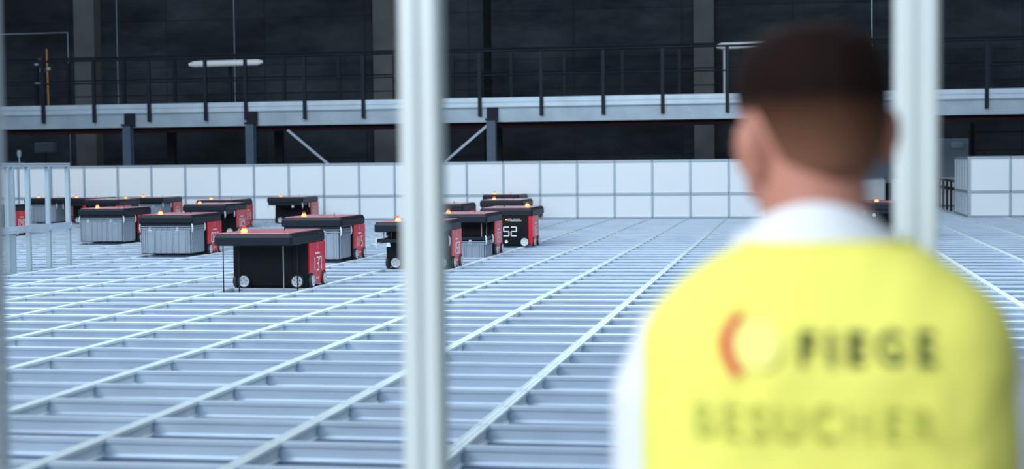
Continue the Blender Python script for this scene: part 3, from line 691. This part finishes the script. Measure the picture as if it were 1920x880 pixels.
# hair shell over the skull
def hair():
    n, m = 64, 40; vs = []; fs = []
    def bound(az):      # lowest height of hair by azimuth (0 = front, pi = back)
        a = abs((az+PI) % (2*PI)-PI)/PI
        if a < 0.30: return 1.755-0.02*a
        if a < 0.40: return 1.75-(a-0.30)/0.10*0.035
        if a < 0.57: return 1.715
        return 1.715-(min(1, (a-0.57)/0.10))*0.088
    for k in range(m+1):
        for i in range(n):
            az = 2*PI*i/n; zb = bound(az)
            t = k/m
            top = 1.700+0.100
            z = zb+(top-zb)*math.sin(t*PI/2)
            q = (z-1.700)/0.100; q = max(-0.95, min(1, q))
            e = 3.0 if q > 0 else 2.0
            rr = (1-abs(q)**e)**(1/e)
            thick = min(1, max(0, (z-1.66)/0.07))
            a_, b_ = 0.0742+0.0075*thick, 0.0942+0.007*thick
            x, y = a_*rr*math.sin(az), b_*rr*math.cos(az)-0.005
            nn = noise.noise(Vector((x*60, y*60, z*25)))*0.0022*thick
            L_ = 1+nn/0.08
            vs.append(H((x*L_, y*L_, z+nn)))
    for k in range(m):
        for i in range(n):
            j = (i+1) % n; fs.append((k*n+i, k*n+j, (k+1)*n+j, (k+1)*n+i))
    mb = MB(); mb.add(vs, fs)
    o = mb.build('hair', 'hair', man, smooth=True)
    sd = o.modifiers.new('t', 'SOLIDIFY'); sd.thickness = 0.004; sd.offset = -1
    return o
hair()
s = MB()
for sx in (-1, 1): s.tube([H((sx*0.014, 0.0935, 1.718)), H((sx*0.030, 0.094, 1.723)), H((sx*0.048, 0.083, 1.717))], [0.003, 0.004, 0.0025], 8)
s.build('eyebrows', 'hair', man, smooth=True)
# shirt: torso, sleeves, cuffs
s = MB()
s.rings(loft([(0.96, 0, 0, 0.168, 0.122), (1.10, 0, 0, 0.163, 0.115), (1.25, 0, 0, 0.175, 0.122), (1.38, 0, -0.005, 0.185, 0.122), (1.445, 0, -0.01, 0.165, 0.102), (1.487, 0, -0.012, 0.125, 0.082), (1.535, 0, -0.015, 0.082, 0.070), (1.56, 0, -0.015, 0.070, 0.066)]))
for sx in (-1, 1):
    sh, el, wr = ARM[sx]
    s.tube([sh+Vector((-sx*0.05, 0, 0.015)), sh+Vector((-sx*0.005, 0, 0.005)), sh.lerp(el, .18)+Vector((sx*0.008, 0, 0)), sh.lerp(el, .55), el, el.lerp(wr, .5), wr], [0.056, 0.060, 0.060, 0.055, 0.049, 0.044, 0.036], 20)
shirt = remeshed(s, 0.007, 'shirt', 'shirt', 6)
for v in shirt.data.vertices:
    c = v.co; nz_ = noise.noise(Vector((c.x*9, c.y*9, c.z*5)))*0.004; d = Vector((c.x, c.y, 0)).normalized() if c.xy.length > 0.01 else Vector()
    v.co = c+d*nz_
# collar folded round the neck
rs = []
for k, (z, g) in enumerate(((1.540, 0.074), (1.565, 0.067), (1.588, 0.062), (1.596, 0.064), (1.586, 0.069), (1.562, 0.082), (1.540, 0.094))):
    ring = []
    for i in range(40):
        t = 2*PI*i/40; fy = math.cos(t)   # front dips
        ring.append(Vector((-0.005+g*1.05*math.sin(t), -0.014+g*0.98*math.cos(t), z-0.030*max(0, fy)-(0.022*math.sin(t)**2 if k in (1, 2, 3, 4) else 0))))
    rs.append(ring)
s = MB(); s.rings(rs, caps=False); c = s.build('collar', 'shirt', man, smooth=True); q = c.modifiers.new('t', 'SOLIDIFY'); q.thickness = 0.002
for sx in (-1, 1):
    sh, el, wr = ARM[sx]; d = (wr-el).normalized()
    s = MB(); s.tube([wr-d*0.045, wr-d*0.04, wr+d*0.008, wr+d*0.01], [0.036, 0.040, 0.039, 0.034], 20); s.build('cuff', 'shirt', man, smooth=True)
# vest: open-sided shell with broad shoulders
VP = [(0.90, 0.200, 0.150), (1.00, 0.200, 0.146), (1.12, 0.200, 0.143), (1.25, 0.202, 0.145), (1.36, 0.204, 0.146), (1.42, 0.203, 0.141), (1.455, 0.198, 0.132), (1.480, 0.187, 0.121), (1.500, 0.168, 0.112), (1.520, 0.143, 0.104), (1.538, 0.115, 0.096), (1.552, 0.092, 0.088)]
def vint(z):
    for (z0, a0, b0), (z1, a1, b1) in zip(VP[:-1], VP[1:]):
        if z <= z1: t = max(0, (z-z0)/(z1-z0)); return a0+(a1-a0)*t, b0+(b1-b0)*t
    return VP[-1][1], VP[-1][2]
def wrinkle(x, z):
    w_ = 0.0045*noise.noise(Vector((x*9+3, 0.3, z*5)))+0.003*noise.noise(Vector((x*22-z*9, 1.7, z*9)))
    return w_*2.0
def back_y(x, z):
    a, b_ = vint(z); e = 2.7; q = min(0.995, abs(x-0.004)/a)
    return -0.012-b_*(1-q**e)**(1/e)-wrinkle(x, z)
n = 96; vs = []; fs = []; K = 60
zs = [0.90+(1.552-0.90)*(k/K)**0.85 for k in range(K+1)]
for z in zs:
    a, b_ = vint(z)
    for i in range(n):
        t = 2*PI*i/n; x, y = sup(t, a, b_, 2.7)
        wv = wrinkle(x, z)*min(1, abs(y)/(b_*0.5)) if y < 0 else wrinkle(x, z+5)*min(1, abs(y)/(b_*0.5))
        dz = -0.035*max(0, y/b_)*max(0, (z-1.45)/0.11)
        vs.append((x+0.004+(0.004*noise.noise(Vector((z*14, 5, 0 if x > 0 else 9))))*(abs(x)/a)**3, -0.012+y+math.copysign(wv, y), z+dz))
for k in range(K):
    for i in range(n):
        j = (i+1) % n; cx = sum(vs[q][0] for q in (k*n+i, k*n+j))/2; z = zs[k]
        yy = vs[k*n+i][1]+0.012
        # armholes: leave the side open below the shoulder
        a, b_ = vint(z)
        if abs(yy) < 0.050*(1 if z < 1.40 else max(0, (1.478-z)/0.078)) and 1.17 < z < 1.475 and abs(cx) > 0.12: continue
        fs.append((k*n+i, k*n+j, (k+1)*n+j, (k+1)*n+i))
s = MB(); s.add(vs, fs); vest = s.build('safety_vest', 'vest', man, smooth=True)
for p in vest.data.polygons: p.use_smooth = True
q = vest.modifiers.new('t', 'SOLIDIFY'); q.thickness = 0.003; q.offset = -1
# neckline and arm binding
s = MB(); a, b_ = vint(1.552)
s.tube([Vector((0.004+sup(2*PI*i/48, a, b_, 2.7)[0], -0.012+sup(2*PI*i/48, a, b_, 2.7)[1], 1.552-0.035*max(0, sup(2*PI*i/48, a, b_, 2.7)[1]/b_))) for i in range(49)], 0.0035, 8)
s.build('neck_binding', 'vest', vest, smooth=True)
def on_back(me, cx, cz, name, m):
    bm = bmesh.new(); bm.from_mesh(me)
    bmesh.ops.triangulate(bm, faces=bm.faces)
    for _ in range(2):
        long = [e for e in bm.edges if e.calc_length() > 0.008]
        if long: bmesh.ops.subdivide_edges(bm, edges=long, cuts=1)
        bmesh.ops.triangulate(bm, faces=bm.faces)
    for v in bm.verts:
        x, z = v.co.x+cx, v.co.y+cz
        v.co = Vector((x, back_y(x, z)-0.0065-v.co.z, z))
    bm.to_mesh(me); bm.free()
    return mesh_obj(name, me, m, vest)
def fit(me, wd, hg):
    xs = [v.co.x for v in me.vertices]; ys = [v.co.y for v in me.vertices]
    sx_, sy_ = wd/(max(xs)-min(xs)), hg/(max(ys)-min(ys)); mx_, my_ = (max(xs)+min(xs))/2, (max(ys)+min(ys))/2
    for v in me.vertices: v.co.x = (v.co.x-mx_)*sx_; v.co.y = (v.co.y-my_)*sy_
    return me
on_back(fit(text_mesh('FIEGE', 0.05, 0.0004, 1.5, 0.0014), 0.136, 0.036), 0.043, 1.449, 'lettering', 'print_dark')
on_back(fit(text_mesh('BESUCHER', 0.05, 0.0004, 1.35, 0.0003), 0.242, 0.035), -0.012, 1.374, 'lower_lettering', 'print_grey')
s = MB()      # emblem: a red bent bracket with a pale disc inside it
pts = []
ctr = [(0.0105, 0.032), (0.001, 0.020), (-0.0055, 0.006), (-0.0055, -0.006), (-0.001, -0.018), (0.0085, -0.032)]
wd_ = [0.0035, 0.0055, 0.0065, 0.0065, 0.0065, 0.006]
L_ = []; Rr = []
for i, (p, q_) in enumerate(zip(ctr, wd_)):
    a = Vector(ctr[max(0, i-1)]); c = Vector(ctr[min(len(ctr)-1, i+1)]); t = (c-a).normalized(); nn = Vector((-t.y, t.x))
    L_.append(Vector(p)+nn*q_); Rr.append(Vector(p)-nn*q_)
vv = [(p.x, p.y, 0) for p in L_+Rr]; k = len(ctr)
s.add(vv, [(i, i+1, k+i+1, k+i) for i in range(k-1)])
em = s.build('tmp', 'print_red'); me = em.data; me.materials.clear(); bpy.data.objects.remove(em)
on_back(me, -0.094, 1.452, 'emblem', 'print_red')
s = MB(); s.add([(0.026*math.cos(2*PI*i/32), 0.026*math.sin(2*PI*i/32), -0.001) for i in range(32)]+[(0, 0, -0.001)], [(i, (i+1) % 32, 32) for i in range(32)])
em = s.build('tmp', 'print_pale'); me = em.data; me.materials.clear(); bpy.data.objects.remove(em)
on_back(me, -0.068, 1.452, 'emblem_disc', 'print_pale')
# trousers, shoes, belt
s = MB()
s.rings(loft([(0.78, 0, 0, 0.165, 0.115), (0.88, 0, 0, 0.172, 0.122), (0.96, 0, 0, 0.165, 0.118), (1.03, 0, 0, 0.158, 0.112)]))
for sx in (-1, 1):
    s.tube([(sx*0.085, 0, 0.90), (sx*0.095, 0.0, 0.68), (sx*0.10, 0.0, 0.48), (sx*0.10, -0.01, 0.30), (sx*0.102, -0.015, 0.06)], [0.098, 0.090, 0.074, 0.070, 0.068], 24)
remeshed(s, 0.008, 'trousers', 'trousers', 4)
for sx in (-1, 1):
    s = MB(); rs = []
    for y, wdt, hgt in ((-0.110, 0.030, 0.08), (-0.075, 0.045, 0.115), (0.0, 0.050, 0.125), (0.05, 0.053, 0.115), (0.10, 0.056, 0.095), (0.155, 0.052, 0.075), (0.195, 0.030, 0.045)):
        rs.append([(sx*0.105+wdt*math.cos(t), y-0.01+0.02, max(0.0, hgt*(0.5+0.5*math.sin(t)))) for t in [2*PI*i/18 for i in range(18)]])
    s.rings(rs); s.build('shoe', 'shoe', man, smooth=True)
